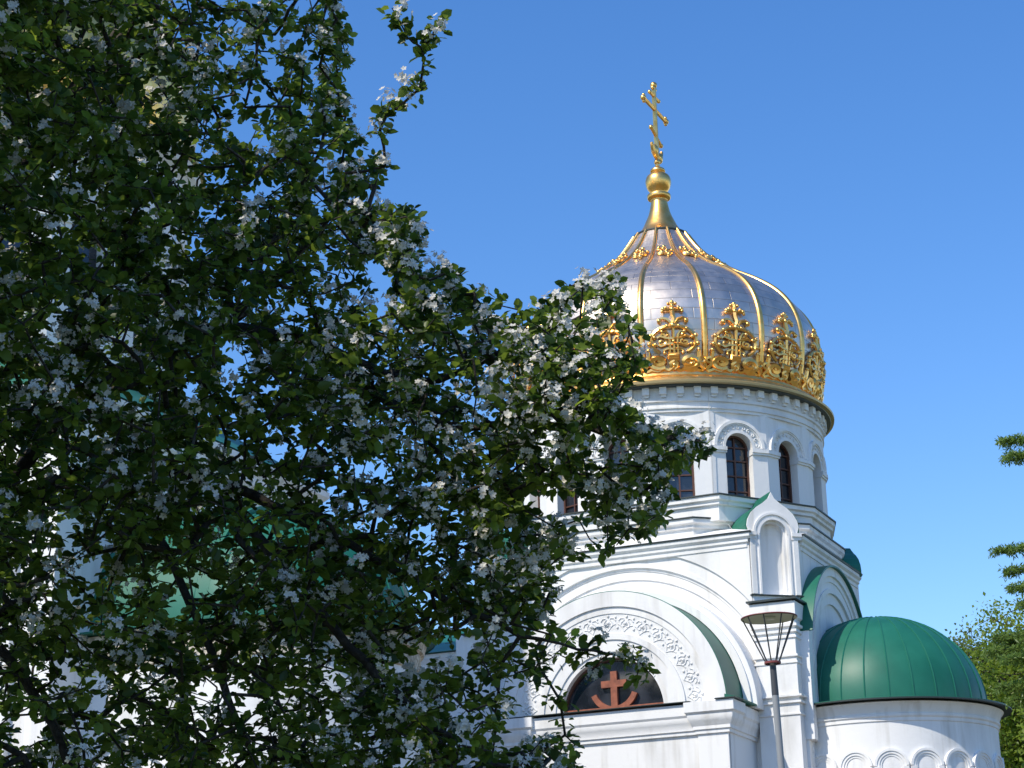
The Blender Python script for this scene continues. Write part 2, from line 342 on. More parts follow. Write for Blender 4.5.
# ornaments in openwork, drawn as rods over the dome surface
def spiral(cx, cz, r0, turns, sg, a0, n=22):
    return [(cx+r0*(1-.8*i/n)*cos(a0+sg*2*pi*turns*i/n), cz+r0*(1-.8*i/n)*sin(a0+sg*2*pi*turns*i/n)) for i in range(n+1)]
om = MB()
def rod(pts, r, d=.09, n=5): om.tube([dome_pt(u*US, s*ZS, d) for u, s in pts], r*RS, n)
def knob(u, s, r, d=.1): om.ball(dome_pt(u*US, s*ZS, d), r*1.15, 7, 5)
Z0 = .16
ZS, US, RS = .79, 1.27, 1.55
ring = [(.50*cos(t), 1.13+Z0+.54*sin(t)) for t in [2*pi*i/28-pi/2 for i in range(29)]]
rod(ring[3:-3], .038)
for s in (-1, 1):
    rod([(s*x, z) for x, z in spiral(.34, .36+Z0, .24, 1.35, 1, -2.2)], .055)
    rod([(s*x, z) for x, z in spiral(.34, .36+Z0, .12, 1.1, -1, 1.2, 14)], .036)
    rod([(s*x, z+Z0) for x, z in ((.02, .20), (.12, .06), (.24, .13), (.36, .04), (.5, .10), (.62, .02), (.66, .10), (.60, .22), (.55, .34), (.56, .55), (.55, .75))], .042)
    rod([(s*x, z+Z0) for x, z in ((.0, .42), (.08, .32), (.06, .18), (0, .1))], .045)
    rod([(s*x, z+Z0) for x, z in ((.10, .50), (.09, .8), (.085, 1.1), (.10, 1.35), (.16, 1.48), (.22, 1.44))], .026)
    rod([(s*x, z+Z0) for x, z in ((0, 1.02), (.16, 1.0), (.28, .93), (.34, .99))], .03); rod([(s*x, z+Z0) for x, z in ((0, 1.2), (.16, 1.22), (.3, 1.30), (.36, 1.24))], .03)
    rod([(s*x, z+Z0) for x, z in ((0.02, 1.66), (.06, 1.80), (.13, 1.92), (.23, 1.96), (.31, 1.90), (.31, 1.82), (.26, 1.80))], .036)
    rod([(s*x, z+Z0) for x, z in ((0, .82), (.13, .84), (.22, .78), (.2, .7))], .026)
    for x, z, rr in ((.56, .80, .055), (.54, 1.02, .06), (.5, 1.32, .06), (.40, 1.0, .055), (.42, 1.26, .055), (.25, 1.46, .05), (.30, 1.86, .065), (.2, .68, .045), (.2, 2.30, .06), (.3, 1.56, .05), (.13, 1.66, .055), (.14, 2.36, .055), (.22, 2.22, .045)): knob(s*x, z+Z0, rr)
    knob(s*.08, 2.52+Z0, .045)
rod([(0, .38+Z0), (0, .8+Z0), (0, 1.2+Z0), (0, 1.75+Z0)], .03); rod([(0, 1.75+Z0), (.035, 1.9+Z0), (0, 2.1+Z0), (0, 2.55+Z0)], .045)
rod([(-.2, 2.30+Z0), (.2, 2.30+Z0)], .035)
rod([(-.11, .48+Z0), (.11, .48+Z0), (.11, .60+Z0), (-.11, .60+Z0), (-.11, .48+Z0)], .05); rod([(-.1, .54+Z0), (.1, .54+Z0)], .05)
for s in (-1, 1):
    rod([(s*x, z) for x, z in ((.0, .03), (.14, .10), (.26, .02), (.4, .10), (.52, .02), (.64, .10), (.68, .0))], .05, .07)
    rod([(s*x, z+Z0) for x, z in spiral(.60, .42, .11, 1.2, -1, 2.0, 12)], .036)
    rod([(s*x, z+Z0) for x, z in spiral(.25, 1.08, .11, 1.2, 1, 2.0, 12)], .024); rod([(s*x, z+Z0) for x, z in spiral(.22, 1.34, .08, 1.2, 1, 3.0, 10)], .022)
for x, z, rr in ((0, 1.68, .085), (0, 2.30, .07), (0, 2.58, .06), (0, .25, .07), (0, 2.43, .05), (0, 1.1, .05)): knob(x, z+Z0, rr)
orn = om.build('openwork_ornament', gold, dome, 60)
for k in range(1, 16): dup(orn, dome, radians(22.5*k))
om = MB(); ZS = US = RS = 1.1
Zu = PA[-1]-1.72; US = .8; ZS = 1.
for s in (-1, 1):
    rod([(s*x, z) for x, z in spiral(.15, Zu, .14, 1.1, 1, -2.)], .042, .06)
    rod([(s*.02, Zu), (s*.14, Zu+.2), (s*.27, Zu+.22), (s*.27, Zu+.12)], .032, .06)
    for q in range(7): knob(s*rng.uniform(.04, .3), Zu+rng.uniform(-.3, .4), rng.uniform(.035, .065), .07)
rod([(0, Zu-.18), (0, Zu+.45)], .04, .06); knob(0, Zu+.45, .06, .07)
uo = om.build('small_ornament', gold, dome, 60)
for k in range(1, 16): dup(uo, dome, radians(22.5*k))
# finial and cross
m = MB(); m.lathe([(.84, 25.72), (.90, 25.75), (.90, 25.79), (.7, 25.84)], n=48); m.build('finial_collar', flash, church)
m = MB(); m.lathe(catmull([(.80, 25.80), (.60, 26.04), (.46, 26.32), (.34, 26.62), (.27, 26.95), (.26, 27.08), (.36, 27.11), (.37, 27.24), (.27, 27.28), (.29, 27.36), (.37, 27.5), (.41, 27.7), (.36, 27.88), (.24, 27.98), (.2, 28.02), (.24, 28.06), (.22, 28.14), (.12, 28.2), (.07, 28.25), (.001, 28.26)], 4), n=32)
fin = m.build('finial', gold, church, 50)
m = MB()
def bar(y0, z0, y1, z1, w): m.tube([(0, y0, z0), (0, y1, z1)], w, 6)
bar(0, 28.1, 0, 31.05, .075); bar(-.98, 30.25, .98, 30.25, .07); bar(-.36, 30.72, .36, 30.72, .055); bar(-.42, 29.45, .42, 29.15, .055)
for y, z, rr in ((0, 31.12, .12), (-1.02, 30.25, .10), (1.02, 30.25, .10), (-.98, 30.36, .06), (-.98, 30.14, .06), (.98, 30.36, .06), (.98, 30.14, .06), (-.1, 31.0, .07), (.1, 31.0, .07), (-.4, 30.72, .07), (.4, 30.72, .07), (-.42, 29.46, .08), (.42, 29.14, .08)): m.ball((0, y, z), rr, 8, 6)
m.tube([(0, .45*sin(t), 28.95-.42*cos(t)+.05) for t in [radians(a) for a in range(-80, 81, 10)]], [.04+.06*cos(radians(a)) for a in range(-80, 81, 10)], 6)
m.ball((0, -.2, 28.75), .13, 8, 6, 1.5); m.ball((0, .2, 28.6), .13, 8, 6, 1.5); m.ball((0, 0, 28.4), .11, 8, 6)
m.build('cross', gold, church, 50)

# corner niche with keel-shaped gable
FN = Frame((4.47, -4.55), 40.5)
def ogee(hw, zi, za, n=12):
    L = [(-hw, zi), (-hw*1.03, zi+.18), (-hw*.98, zi+.36), (-hw*.82, zi+.56), (-hw*.58, zi+.72), (-hw*.33, zi+.84), (-hw*.13, zi+.96), (0, za)]
    return L+[(-u, z) for u, z in L[-2::-1]]
og = ogee(.74, 14.66, 15.80)
m = MB()
rw = .40
# front plate with niche opening
m.prism([(-.70, 12.95), (-.70, 14.66)] + og[1:-1] + [(.70, 14.66), (.70, 12.95), (rw, 12.95)] + arc(0, 14.62, rw, 0, pi, 18) + [(-rw, 12.95)], FN, -.5, 0)
m.fbox(FN, -.70, .70, 12.68, 12.95, -1.3, 0)
m.fbox(FN, -.69, .69, 12.9, 14.66, -1.4, -.28)
m.prism([(u*.98, z-.01) for u, z in og], FN, -1.0, -.27)
m.band(0, 14.62, rw+.0, rw+.07, FN, -.05, -.03+.06, n=20); m.band(0, 14.62, rw+.14, rw+.20, FN, -.05, .045, n=20)
m.band(0, 14.62, rw-.07, rw, FN, -.29, -.1, 12.95, n=20)
for s in (-1, 1):
    u0, u1 = sorted((s*.52, s*.80)); m.fbox(FN, u0, u1, 14.56, 14.66, -.9, .08); m.fbox(FN, u0, u1, 14.47, 14.56, -.9, .04)
    u0, u1 = sorted((s*.56, s*.70)); m.fbox(FN, u0, u1, 12.95, 14.5, -.05, .03)
    u0, u1 = sorted((s*.42, s*.47)); m.fbox(FN, u0, u1, 12.95, 14.62, -.05, .03)
nb = m.build('corner_niche', white, church, 30)
m = MB(); og2 = ogee(.77, 14.68, 15.83); m.prism(og2, FN, -1.9, -.5)
for i in range(len(og)-1): m.prism([og2[i], og2[i+1], og[i+1], og[i]], FN, -.5, -.04)
m.v = m.v; m.build('niche_roof', green, nb)
m = MB(); m.fbox(FN, -.76, .76, 12.90, 12.93, -.2, .06); m.build('niche_sill_flashing', flash, nb)
# matching niche at the left corner
FNL = Frame((-4.2, -4.55), -42)
m = MB(); m.prism([(-.7, 12.7), (-.7, 14.66)]+og[1:-1]+[(.7, 14.66), (.7, 12.7)], FNL, -1.2, 0); nl_ = m.build('corner_niche', white, church)
m = MB(); m.prism(og2, FNL, -1.9, -.02); m.build('niche_roof', green, nl_)

FNB = Frame((4.62, 2.2), 125)
m = MB(); m.prism(ogee(.8, 14.55, 15.6), FNB, -1.4, .15); nbk = m.build('gable_roof', green, church)
# right side: projecting arch with barrel roof
FA = Frame((5.27, -1.62), 90); RA = 3.02; ZA = 11.1
m = MB()
m.prism(arc(0, ZA, RA-.02, 0, pi, 40) + [(-3.0, 0), (3.0, 0)], FA, -.5, -.16)
for r0, r1, d in ((2.78, 3.02, .02), (2.62, 2.79, -.04), (2.42, 2.63, -.07), (2.3, 2.43, -.03), (2.0, 2.31, -.1)): m.band(0, ZA, r0, r1, FA, -.3, d, 9.0, 48)
m.band(0, ZA, 2.99, 3.045, FA, -.5, .015, 9.0, 48, 0, pi)
m.build('projecting_arch', white, church, 30)
m = MB(); m.band(0, ZA, 3.02, 3.07, FA, -.5, .12, None, 48, radians(15), radians(165)); m.build('barrel_roof', green, church, 30)
# apse
AX, AY = 6.22, -1.22
m = MB(); m.lathe([(3.08, 0), (3.08, 9.36), (3.11, 9.38), (3.11, 9.46), (3.15, 9.5), (3.15, 9.56), (3.12, 9.58), (3.2, 9.78), (3.27, 9.86), (3.1, 9.93), (.1, 9.93)], AX, AY, 96)
NA = 21
for k in range(NA):
    th = 360/NA*k; F = Frame((AX+3.075*sin(radians(th)), AY-3.075*cos(radians(th))), th)
    m.band(0, 8.22, .25, .32, F, -.1, .02, 6.6, 20); m.band(0, 8.22, .31, .385, F, -.1, .045, 6.6, 20); m.band(0, 8.22, .38, .445, F, -.1, .07, None, 20)
    m.fbox(F, -.44, -.30, 6.6, 8.2, -.1, .09); m.fbox(F, .30, .44, 6.6, 8.2, -.1, .09)
apse = m.build('apse_wall', white, church, 30)
HD = 2.62
m = MB(); dp = [(3.47, 9.93), (3.47, 9.955), (2.9, 10.05)] + [(2.86*cos(t), 10.05+HD*sin(t)) for t in [pi/2*i/18 for i in range(19)]]
dp[-1] = (.01, dp[-1][1]); m.lathe(dp, AX, AY, 108)
ad_ = m.build('apse_roof', green, church, 40)
m = MB()
for k in range(28):
    a = 2*pi*(k+.5)/28
    m.tube([(AX+(2.865*cos(t))*cos(a), AY+(2.865*cos(t))*sin(a), 10.05+(HD+.01)*sin(t)) for t in [radians(q) for q in range(0, 85, 6)]], .021, 4)
m.build('standing_seams', green_edge, ad_)
m = MB(); m.lathe([(3.1, 9.925), (3.495, 9.90), (3.495, 9.925), (3.47, 9.94)], AX, AY, 96); m.build('eave_edge', flash, ad_)

# front bay with lunette
FP = Frame((.5, -7.0), 0); HB = 3.22
m = MB(); m.box(.5-HB, .5+HB, -6.98, -4.6, 0, 9.45)
m.fbox(FP, 2.4, HB+.0, 0, 9.4, -.1, .05); m.fbox(FP, -HB, -2.4, 0, 9.4, -.1, .05)
bp_ = [(.5-HB, -7.0), (.5+HB, -7.0), (.5+HB, -4.8), (.5-HB, -4.8)]
m.cornice(bp_, [(-.1, 9.0), (.05, 9.02), (.05, 9.10), (.09, 9.12), (.09, 9.2), (.13, 9.30), (.16, 9.36), (.16, 9.44), (.2, 9.5), (.2, 9.78), (-.2, 9.83)])
for x0, x1 in ((.5+2.4, .5+HB), (.5-HB, .5-2.4)):
    m.cornice([(x0, -7.05), (x1, -7.05), (x1, -6.6), (x0, -6.6)], [(-.03, 9.0), (.052, 9.02), (.052, 9.105), (.092, 9.125), (.092, 9.205), (.162, 9.325), (.202, 9.405), (.202, 9.505), (.262, 9.555), (.262, 9.815), (-.1, 9.82)])
# tympanum with opening
LR = 1.46
m.prism(arc(0, 9.8, 3.2, 0, pi, 48) + arc(0, 9.8, LR, pi, 0, 32), FP, -.5, -.12)
m.prism(arc(0, 9.8, 3.18, 0, pi, 48), FP, -2.2, -.49)
for r0, r1, d in ((2.80, 3.2, 0), (2.62, 2.81, -.05), (1.92, 2.08, -.02), (1.60, 1.93, -.06)): m.band(0, 9.8, r0, r1, FP, -.3, d, None, 56)
m.band(0, 9.8, LR, 1.61, FP, -.5, -.10, None, 40)
bay = m.build('arched_bay', white, church, 30)
m = MB(); m.band(0, 9.8, 2.07, 2.63, FP, -.3, -.075, None, 56)
NR = 15
for i in range(NR):
    t = pi*(i+.5)/NR; rc = 2.35; c = (rc*cos(t), 9.8+rc*sin(t))
    tx, tz = -sin(t), cos(t); rx, rz_ = cos(t), sin(t)
    def q(a_, b_, d_=-.072): return FP.p(c[0]+tx*a_+rx*b_, c[1]+tz*a_+rz_*b_, d_)
    for sg in (-1, 1):
        m.tube([q(sg*(.02+.19*(1-j/12)*abs(cos(j*.6))*1), .17*(1-j/13)*sin(j*.62+.4)) for j in range(12)], .024, 4)
        m.tube([q(sg*(.0+.03*j), -.2+.035*j*(1.4-j*.1)) for j in range(8)], .019, 4)
    m.ball(q(0, .02), .05, 7, 5); m.ball(q(.0, .2), .04, 6, 4); m.ball(q(.21, -.12), .038, 6, 4); m.ball(q(-.21, .16), .035, 6, 4)
m.build('carved_relief', relief, bay, 50)
m = MB()
m.band(0, 9.8, 3.195, 3.22, FP, -2.1, -.01, None, 56)
for s in (-1, 1):
    x0, x1 = sorted((.5+s*3.2, .5+s*3.56)); m.add([(x0, -7.15, 9.86), (x1, -7.15, 9.84), (x1, -5, 9.84), (x0, -5, 9.86), (x0, -7.15, 9.98 if s > 0 else 9.88), (x1, -7.15, 9.88 if s > 0 else 9.98), (x1, -5, 9.88 if s > 0 else 9.98), (x0, -5, 9.98 if s > 0 else 9.88)],
        [(0, 1, 2, 3), (4, 5, 6, 7), (0, 1, 5, 4), (1, 2, 6, 5), (2, 3, 7, 6), (3, 0, 4, 7)])
m.build('bay_roof', green, bay, 30)
m = MB(); m.fbox(FP, -HB-.3, 2.3, 9.83, 9.85, -.1, .30); m.fbox(FP, 3.0, HB+.34, 9.83, 9.86, -.3, .36); m.build('sill_flashing', flash, bay)
lw = MB(); lw.band(0, 9.8, 1.40, 1.47, FP, -.42, -.30, None, 36); lo = lw.build('lunette_window', brown, church)
m = MB(); m.prism(arc(0, 9.8, 1.43, 0, pi, 32), FP, -.42, -.40); m.build('pane', glass, lo)
m = MB(); m.fbox(FP, -1.42, 1.42, 9.84, 9.98, -.39, -.28); m.fbox(FP, -.09, .09, 9.98, 10.92, -.385, -.285); m.fbox(FP, -.36, .36, 10.5, 10.68, -.388, -.282)
m.band(0, 10.55, .55, .70, FP, -.387, -.287, None, 24, pi*1.12, pi*1.88)
m.build('wooden_cross', redwood, lo)

# nave wall running left of the domed tower
m = MB(); m.box(-12, -4.7, -3.0, 6, 0, 12.6)
nv = [(-12, -3.0), (-4.6, -3.0), (-4.6, 6), (-12, 6)]
m.cornice(nv, [(0, 12.1), (.1, 12.2), (.1, 12.35), (.25, 12.5), (.25, 12.62), (0, 12.64)])
m.box(-5.8, -4.9, -5.2, -3, 0, 9.8); m.cornice([(-5.8, -5.2), (-4.9, -5.2), (-4.9, -3), (-5.8, -3)], [(0, 9.3), (.1, 9.4), (.1, 9.7), (.2, 9.8), (0, 9.86)])
m.build('nave_wall', white, church, 30)
m = MB(); m.add([(-12.4, -3.4, 12.64), (-4.6, -3.4, 12.64), (-4.6, 6, 12.64), (-12.4, 6, 12.64), (-12.4, 1.3, 14.2), (-4.6, 1.3, 14.2)], [(0, 1, 5, 4), (3, 4, 5, 2), (0, 4, 3), (1, 2, 5), (0, 3, 2, 1)])
m.build('nave_roof', green, church)
# larger tower standing nearer on the left with its own apse
TX = -5.3
m = MB(); tb = [(-17.5, -22.9), (TX, -22.9), (TX, -12.5), (-17.5, -12.5)]
m.box(-17.5, TX, -22.9, -12.5, 0, 15.2)
m.cornice(tb, [(0, 14.6), (.1, 14.7), (.1, 14.9), (.3, 15.1), (.3, 15.25), (0, 15.3)])
F2 = Frame((0, -22.9), 0)
for u0, u1, d in ((TX-.55, TX+.02, .16), (TX-1.0, TX-.55, .05), (TX-1.45, TX-1.0, .22), (TX-5.4, TX-4.9, .1)): m.fbox(F2, u0, u1, 0, 14.6, -.2, d)
m.build('tower_wall', white, church, 30)
m = MB(); m.add([(-17.8, -23.2, 15.3), (TX+.3, -23.2, 15.3), (TX+.3, -12.2, 15.3), (-17.8, -12.2, 15.3), (-15.5, -21.3, 16.9), (TX-2.0, -21.3, 16.9), (TX-2.0, -14.2, 16.9), (-15.5, -14.2, 16.9)],
    [(0, 1, 5, 4), (1, 2, 6, 5), (2, 3, 7, 6), (3, 0, 4, 7), (4, 5, 6, 7), (0, 3, 2, 1)]); m.build('tower_roof', green, church)
D2X, D2Y = -12.0, -17.7
a, r = facet_parts(4.95, 4.95*tan(radians(11.25)), 16.8, 20.6, 22.1, .46)
m = MB(); m.lathe([(4.5, 16.6), (4.5, 22.1), (5.05, 22.1), (5.05, 22.3), (5.15, 22.35), (5.15, 22.5), (5.05, 22.52), (5.05, 22.9), (5.35, 23.1), (5.4, 23.3), (4.5, 23.35)], D2X, D2Y, 96)
m.build('drum_core', white, church, 30)
fo2 = a.build('drum_facet', white, church, 30); fo2.location = (D2X, D2Y, 0); fr2 = r.build('arch_relief', relief, fo2, 30)
m = MB(); F5 = Frame((0, -4.95), 0); m.prism([(.45, 16.9)] + arc(0, 20.6, .45, 0, pi, 14) + [(-.45, 16.9)], F5, -.4, -.36); wp2 = m.build('window_pane', glass, fo2)
for k in range(1, 16):
    f2 = dup(fo2, church, radians(22.5*k))
    for ch in (fr2, wp2): c = ch.copy(); COL.objects.link(c); c.parent = f2
m = MB(); m.lathe([(r_*1.12, (z_-19.7)*1.12+23.5) for r_, z_ in PROF], D2X, D2Y, 96); d2 = m.build('dome_shell', gold, church, 60)
m = MB(); m.lathe([(5.3, 23.3), (5.5, 23.36), (5.5, 23.45), (4.9, 23.6)], D2X, D2Y, 96); m.build('dome_rim', goldrim, church)
BX, BY = -2.4, -18.8
m = MB(); m.lathe([(3.0, 0), (3.0, 9.2), (3.0, 9.93), (.1, 9.93)], BX, BY, 96); m.box(TX-.2, BX, BY-2.99, BY+2.99, 0, 9.9)
# small gabled porch standing against this apse
m.build('apse_wall', white, church, 30)
m = MB(); m.lathe([(3.0, 9.2), (3.06, 9.22), (3.06, 9.3), (3.03, 9.31), (3.03, 9.62), (3.1, 9.65), (3.16, 9.85), (3.0, 9.92)], BX, BY, 96)
m.box(TX, BX, BY-3.06, BY-2.9, 9.2, 9.9)
m.build('carved_frieze', frieze_m, church, 30)
m = MB(); m.lathe([(3.36, 9.93), (3.36, 9.955), (2.98, 10.05)]+[(2.96*cos(t)+.005, 10.05+2.82*sin(t)) for t in [pi/2*i/18 for i in range(19)]], BX, BY, 108)
m.prism([(-3.3, 9.93), (-3.3, 9.97)]+[(u, z+.05) for u, z in arc(0, 10.0, 2.96, pi, 0, 30)]+[(3.3, 9.97), (3.3, 9.93)], Frame((TX, BY), 90), 0, BX-TX)
wr = m.build('apse_roof', green, church, 40)
m = MB()
for k in range(28):
    a_ = 2*pi*(k+.5)/28
    m.tube([(BX+2.97*cos(t)*cos(a_), BY+2.97*cos(t)*sin(a_), 10.05+2.83*sin(t)) for t in [radians(q) for q in range(0, 85, 6)]], .022, 4)
m.build('standing_seams', green_edge, wr)
FG = Frame((BX-.9, BY-3.0), 0)
m = MB(); m.prism([(-1.2, 0), (1.2, 0), (1.2, 6.6), (0, 7.45), (-1.2, 6.6)], FG, -1, .9)
for s in (-1, 1):
    m.prism([(0, 7.45), (0, 7.75), (s*1.5, 6.68), (s*1.5, 6.42)], FG, -.2, 1.1)
m.build('gabled_porch', white, church)
m = MB()
for s in (-1, 1): m.prism([(0, 7.76), (0, 7.80), (s*1.6, 6.68), (s*1.6, 6.64)], FG, -.3, 1.2)
m.build('porch_roof', flash, church)
# thin lightning cable down the drum and body
cable_m = mat('grey_cable', (.55, .53, .5), .6)
m = MB()
F45 = Frame((4.62*sin(radians(33.75)), -4.62*cos(radians(33.75))), 33.75)
m.tube([F45.p(0, 19.2, .08), F45.p(.02, 18, .06), F45.p(0, 16, .06), F45.p(.05, 15.9, .32), F45.p(.05, 15.4, .35), F45.p(.15, 15.2, .7), F45.p(.3, 14.9, .8), F45.p(.55, 14.75, 1.05)], .009, 4)
m.build('lightning_cable', cable_m, church)

# ------------------------------------------------------------------ street lamp
lampm = mat('lamp_grey_paint', (.27, .28, .29), .5); lampd = mat("lamp_dark_paint", (.06, .06, .065), .45)
lampr = mat('lamp_red_rim', (.22, .05, .045), .5); lampu = mat('lamp_reflector', (.8, .78, .7), .5); lens = mat('lamp_lens', (.8, .78, .7), .3)
def ray_pt(x, y, t):
    d = _f + RT*(x-512)/FPX - UP*(y-384)/FPX; d = d/np.linalg.norm(d); return CAM_POS+d*t
lp = ray_pt(769, 618, 16.5)
lamp = thing('street_lamp', 'slim grey lamp post topped by a round shade on an open cage of rods', 'street lamp', (lp[0]+.10, lp[1], 0)); ZT = lp[2]
lamp.rotation_euler = (0, radians(-1.2), 0)
m = MB(); m.lathe([(.048, 0), (.046, .3), (.030, .31), (.027, ZT-.62), (.001, ZT-.62)], n=16); m.lathe([(.09, 0), (.09, .04), (.05, .06)], n=16); m.build('post', lampm, lamp, 40)
m = MB(); m.lathe([(.0285, ZT-.62), (.025, ZT-.36), (.001, ZT-.36)], n=16); m.build('post_sleeve', lampd, lamp, 40)
m = MB()
for k in range(9):
    a_ = 2*pi*k/9+.2; m.tube([(.21*cos(a_), .21*sin(a_), ZT-.005), (.062*cos(a_), .062*sin(a_), ZT-.34), (.05*cos(a_), .05*sin(a_), ZT-.36)], .0055, 5)
m.build('cage', lampd, lamp)
m = MB(); m.lathe([(.060, ZT-.372), (.067, ZT-.368), (.067, ZT-.352), (.05, ZT-.355)], n=24); m.build('hub_ring', lampr, lamp, 40)
m = MB(); m.lathe([(.222, ZT-.004), (.227, ZT), (.225, ZT+.006), (.05, ZT+.018), (.001, ZT+.02)], n=40); m.build('shade_rim', lampr, lamp, 40)
m = MB(); m.lathe([(.222, ZT-.007), (.1, ZT+.006), (.001, ZT+.008)], n=40); m.build('shade_underside', lampu, lamp, 40)
m = MB(); m.lathe([(.001, ZT-.012), (.045, ZT-.010), (.055, ZT+.004)], n=24); m.build('lens', lens, lamp, 40)

# ------------------------------------------------------------------ vegetation
def leaf_material(name, c0, c1, trans=.35, rough=.42):
    m = mat(name, c0, rough, spec=.4); nt = m.node_tree; b = nt.nodes['Principled BSDF']; out = nt.nodes['Material Output']
    at = nd(m, 'ShaderNodeAttribute', attribute_name='tint'); r = nd(m, 'ShaderNodeValToRGB')
    r.color_ramp.elements[0].color = (*c0, 1); r.color_ramp.elements[1].color = (*c1, 1)
    ln(m, at.outputs['Fac'], r.inputs[0]); ln(m, r.outputs[0], b.inputs['Base Color'])
    t = nd(m, 'ShaderNodeBsdfTranslucent'); hs = nd(m, 'ShaderNodeHueSaturation'); hs.inputs['Value'].default_value = 1.9; hs.inputs['Hue'].default_value = .49
    ln(m, r.outputs[0], hs.inputs['Color']); ln(m, hs.outputs[0], t.inputs[0])
    mx = nd(m, 'ShaderNodeMixShader'); mx.inputs[0].default_value = trans
    ln(m, b.outputs[0], mx.inputs[1]); ln(m, t.outputs[0], mx.inputs[2]); ln(m, mx.outputs[0], out.inputs[0]); return m
def batch(name, mtl, parent, P, U, V, N, size, shape, faces, tint=None):
    """P,U,V,N (n,3); size (n,); shape list of (u,v,n) local; faces index tuples (quads/tris)"""
    n = len(P); k = len(shape); sh = np.array(shape)
    co = P[:, None, :] + size[:, None, None]*(U[:, None, :]*sh[None, :, 0:1] + V[:, None, :]*sh[None, :, 1:2] + N[:, None, :]*sh[None, :, 2:3])
    me = bpy.data.meshes.new(name); me.vertices.add(n*k); me.vertices.foreach_set('co', co.astype(np.float32).ravel())
    fl = np.concatenate([np.array(f) for f in faces]); lens_ = np.array([len(f) for f in faces])
    L = (fl[None, :]+np.arange(n)[:, None]*k).ravel(); tot = np.tile(lens_, n); st = np.concatenate([[0], np.cumsum(tot)[:-1]])
    me.loops.add(len(L)); me.loops.foreach_set('vertex_index', L.astype(np.int32))
    me.polygons.add(len(tot)); me.polygons.foreach_set('loop_start', st.astype(np.int32))
    try: me.polygons.foreach_set('loop_total', tot.astype(np.int32))
    except Exception: pass
    me.update(calc_edges=True)
    if tint is not None:
        a = me.attributes.new('tint', 'FLOAT', 'POINT'); a.data.foreach_set('value', np.repeat(tint, k).astype(np.float32))
    me.materials.append(mtl); o = bpy.data.objects.new(name, me); COL.objects.link(o)
    if parent: o.parent = parent
    return o
def unit(a): return a/np.maximum(np.linalg.norm(a, axis=-1, keepdims=True), 1e-9)
LEAF = [(0, 0, 0), (.32, .34, .06), (.76, .30, .05), (1.05, 0, -.10), (.32, -.34, .06), (.76, -.30, .05), (.38, 0, -.03), (.78, 0, -.05)]
LEAF_F = [(0, 6, 1), (6, 7, 2, 1), (7, 3, 2), (0, 4, 6), (6, 4, 5, 7), (7, 5, 3)]
SIMPLE = [(0, 0, 0), (.5, .32, .06), (1, 0, -.05), (.5, -.32, .06)]; SIMPLE_F = [(0, 1, 2), (0, 2, 3)]
def orient(n, up_bias=.5, out=None, droop=.3):
    N = rng.normal(size=(n, 3)); N[:, 2] += up_bias*1.5
    if out is not None: N += out*.6
    N = unit(N); A = rng.normal(size=(n, 3)); A[:, 2] -= droop
    U = unit(A-N*(A*N).sum(1, keepdims=True)); return U, np.cross(N, U), N
def grow(limbs, targets, step, twig_r=.004, expo=.45, rmax=.12, sag=.05):
    """limbs: list of polylines (world); targets (n,3). Each target is joined to the nearest node of the growing skeleton."""
    nodes = []; par = []
    def addn(p, q): nodes.append(np.array(p, float)); par.append(q); return len(nodes)-1
    root = addn(limbs[0][0], -1)
    for L in limbs:
        L = np.array(L, float)
        if len(nodes) == 1: prev = root; pts = L[1:]
        else: prev = int(np.argmin([np.linalg.norm(q-L[0]) for q in nodes])); pts = L[1:]
        for p in pts:
            a = nodes[prev]; k = max(1, int(np.linalg.norm(p-a)/(step*1.5)))
            for i in range(1, k+1): prev = addn(a+(p-a)*i/k + rng.normal(size=3)*step*.06, prev)
    cap = len(nodes)+len(targets)*14+10; arr = np.zeros((cap, 3)); arr[:len(nodes)] = nodes; cnt = len(nodes)
    base = np.array(nodes); d = np.array([np.min(np.sum((base-t)**2, 1)) for t in targets]); ends = {}
    for ti in np.argsort(d):
        t = targets[ti]; dd = np.sum((arr[:cnt]-t)**2, 1); j = int(np.argmin(dd)); a = arr[j]; L = sqrt(dd[j])
        k = min(12, max(1, int(L/step))); prev = j; off = rng.normal(size=3)*L*.10; off[2] += L*sag
        for i in range(1, k+1):
            s = i/k; p = a+(t-a)*s+off*4*s*(1-s)+rng.normal(size=3)*step*.05*(i < k); arr[cnt] = p; par.append(prev); prev = cnt; cnt += 1
        ends[ti] = prev
    cnt_w = np.zeros(cnt)
    for ti in ends.values(): cnt_w[ti] += 1
    for i in range(cnt-1, 0, -1): cnt_w[par[i]] += max(cnt_w[i], .3)
    rad = np.minimum(twig_r*np.maximum(cnt_w, .6)**expo, rmax)
    return arr[:cnt], np.array(par[:cnt]), rad, ends
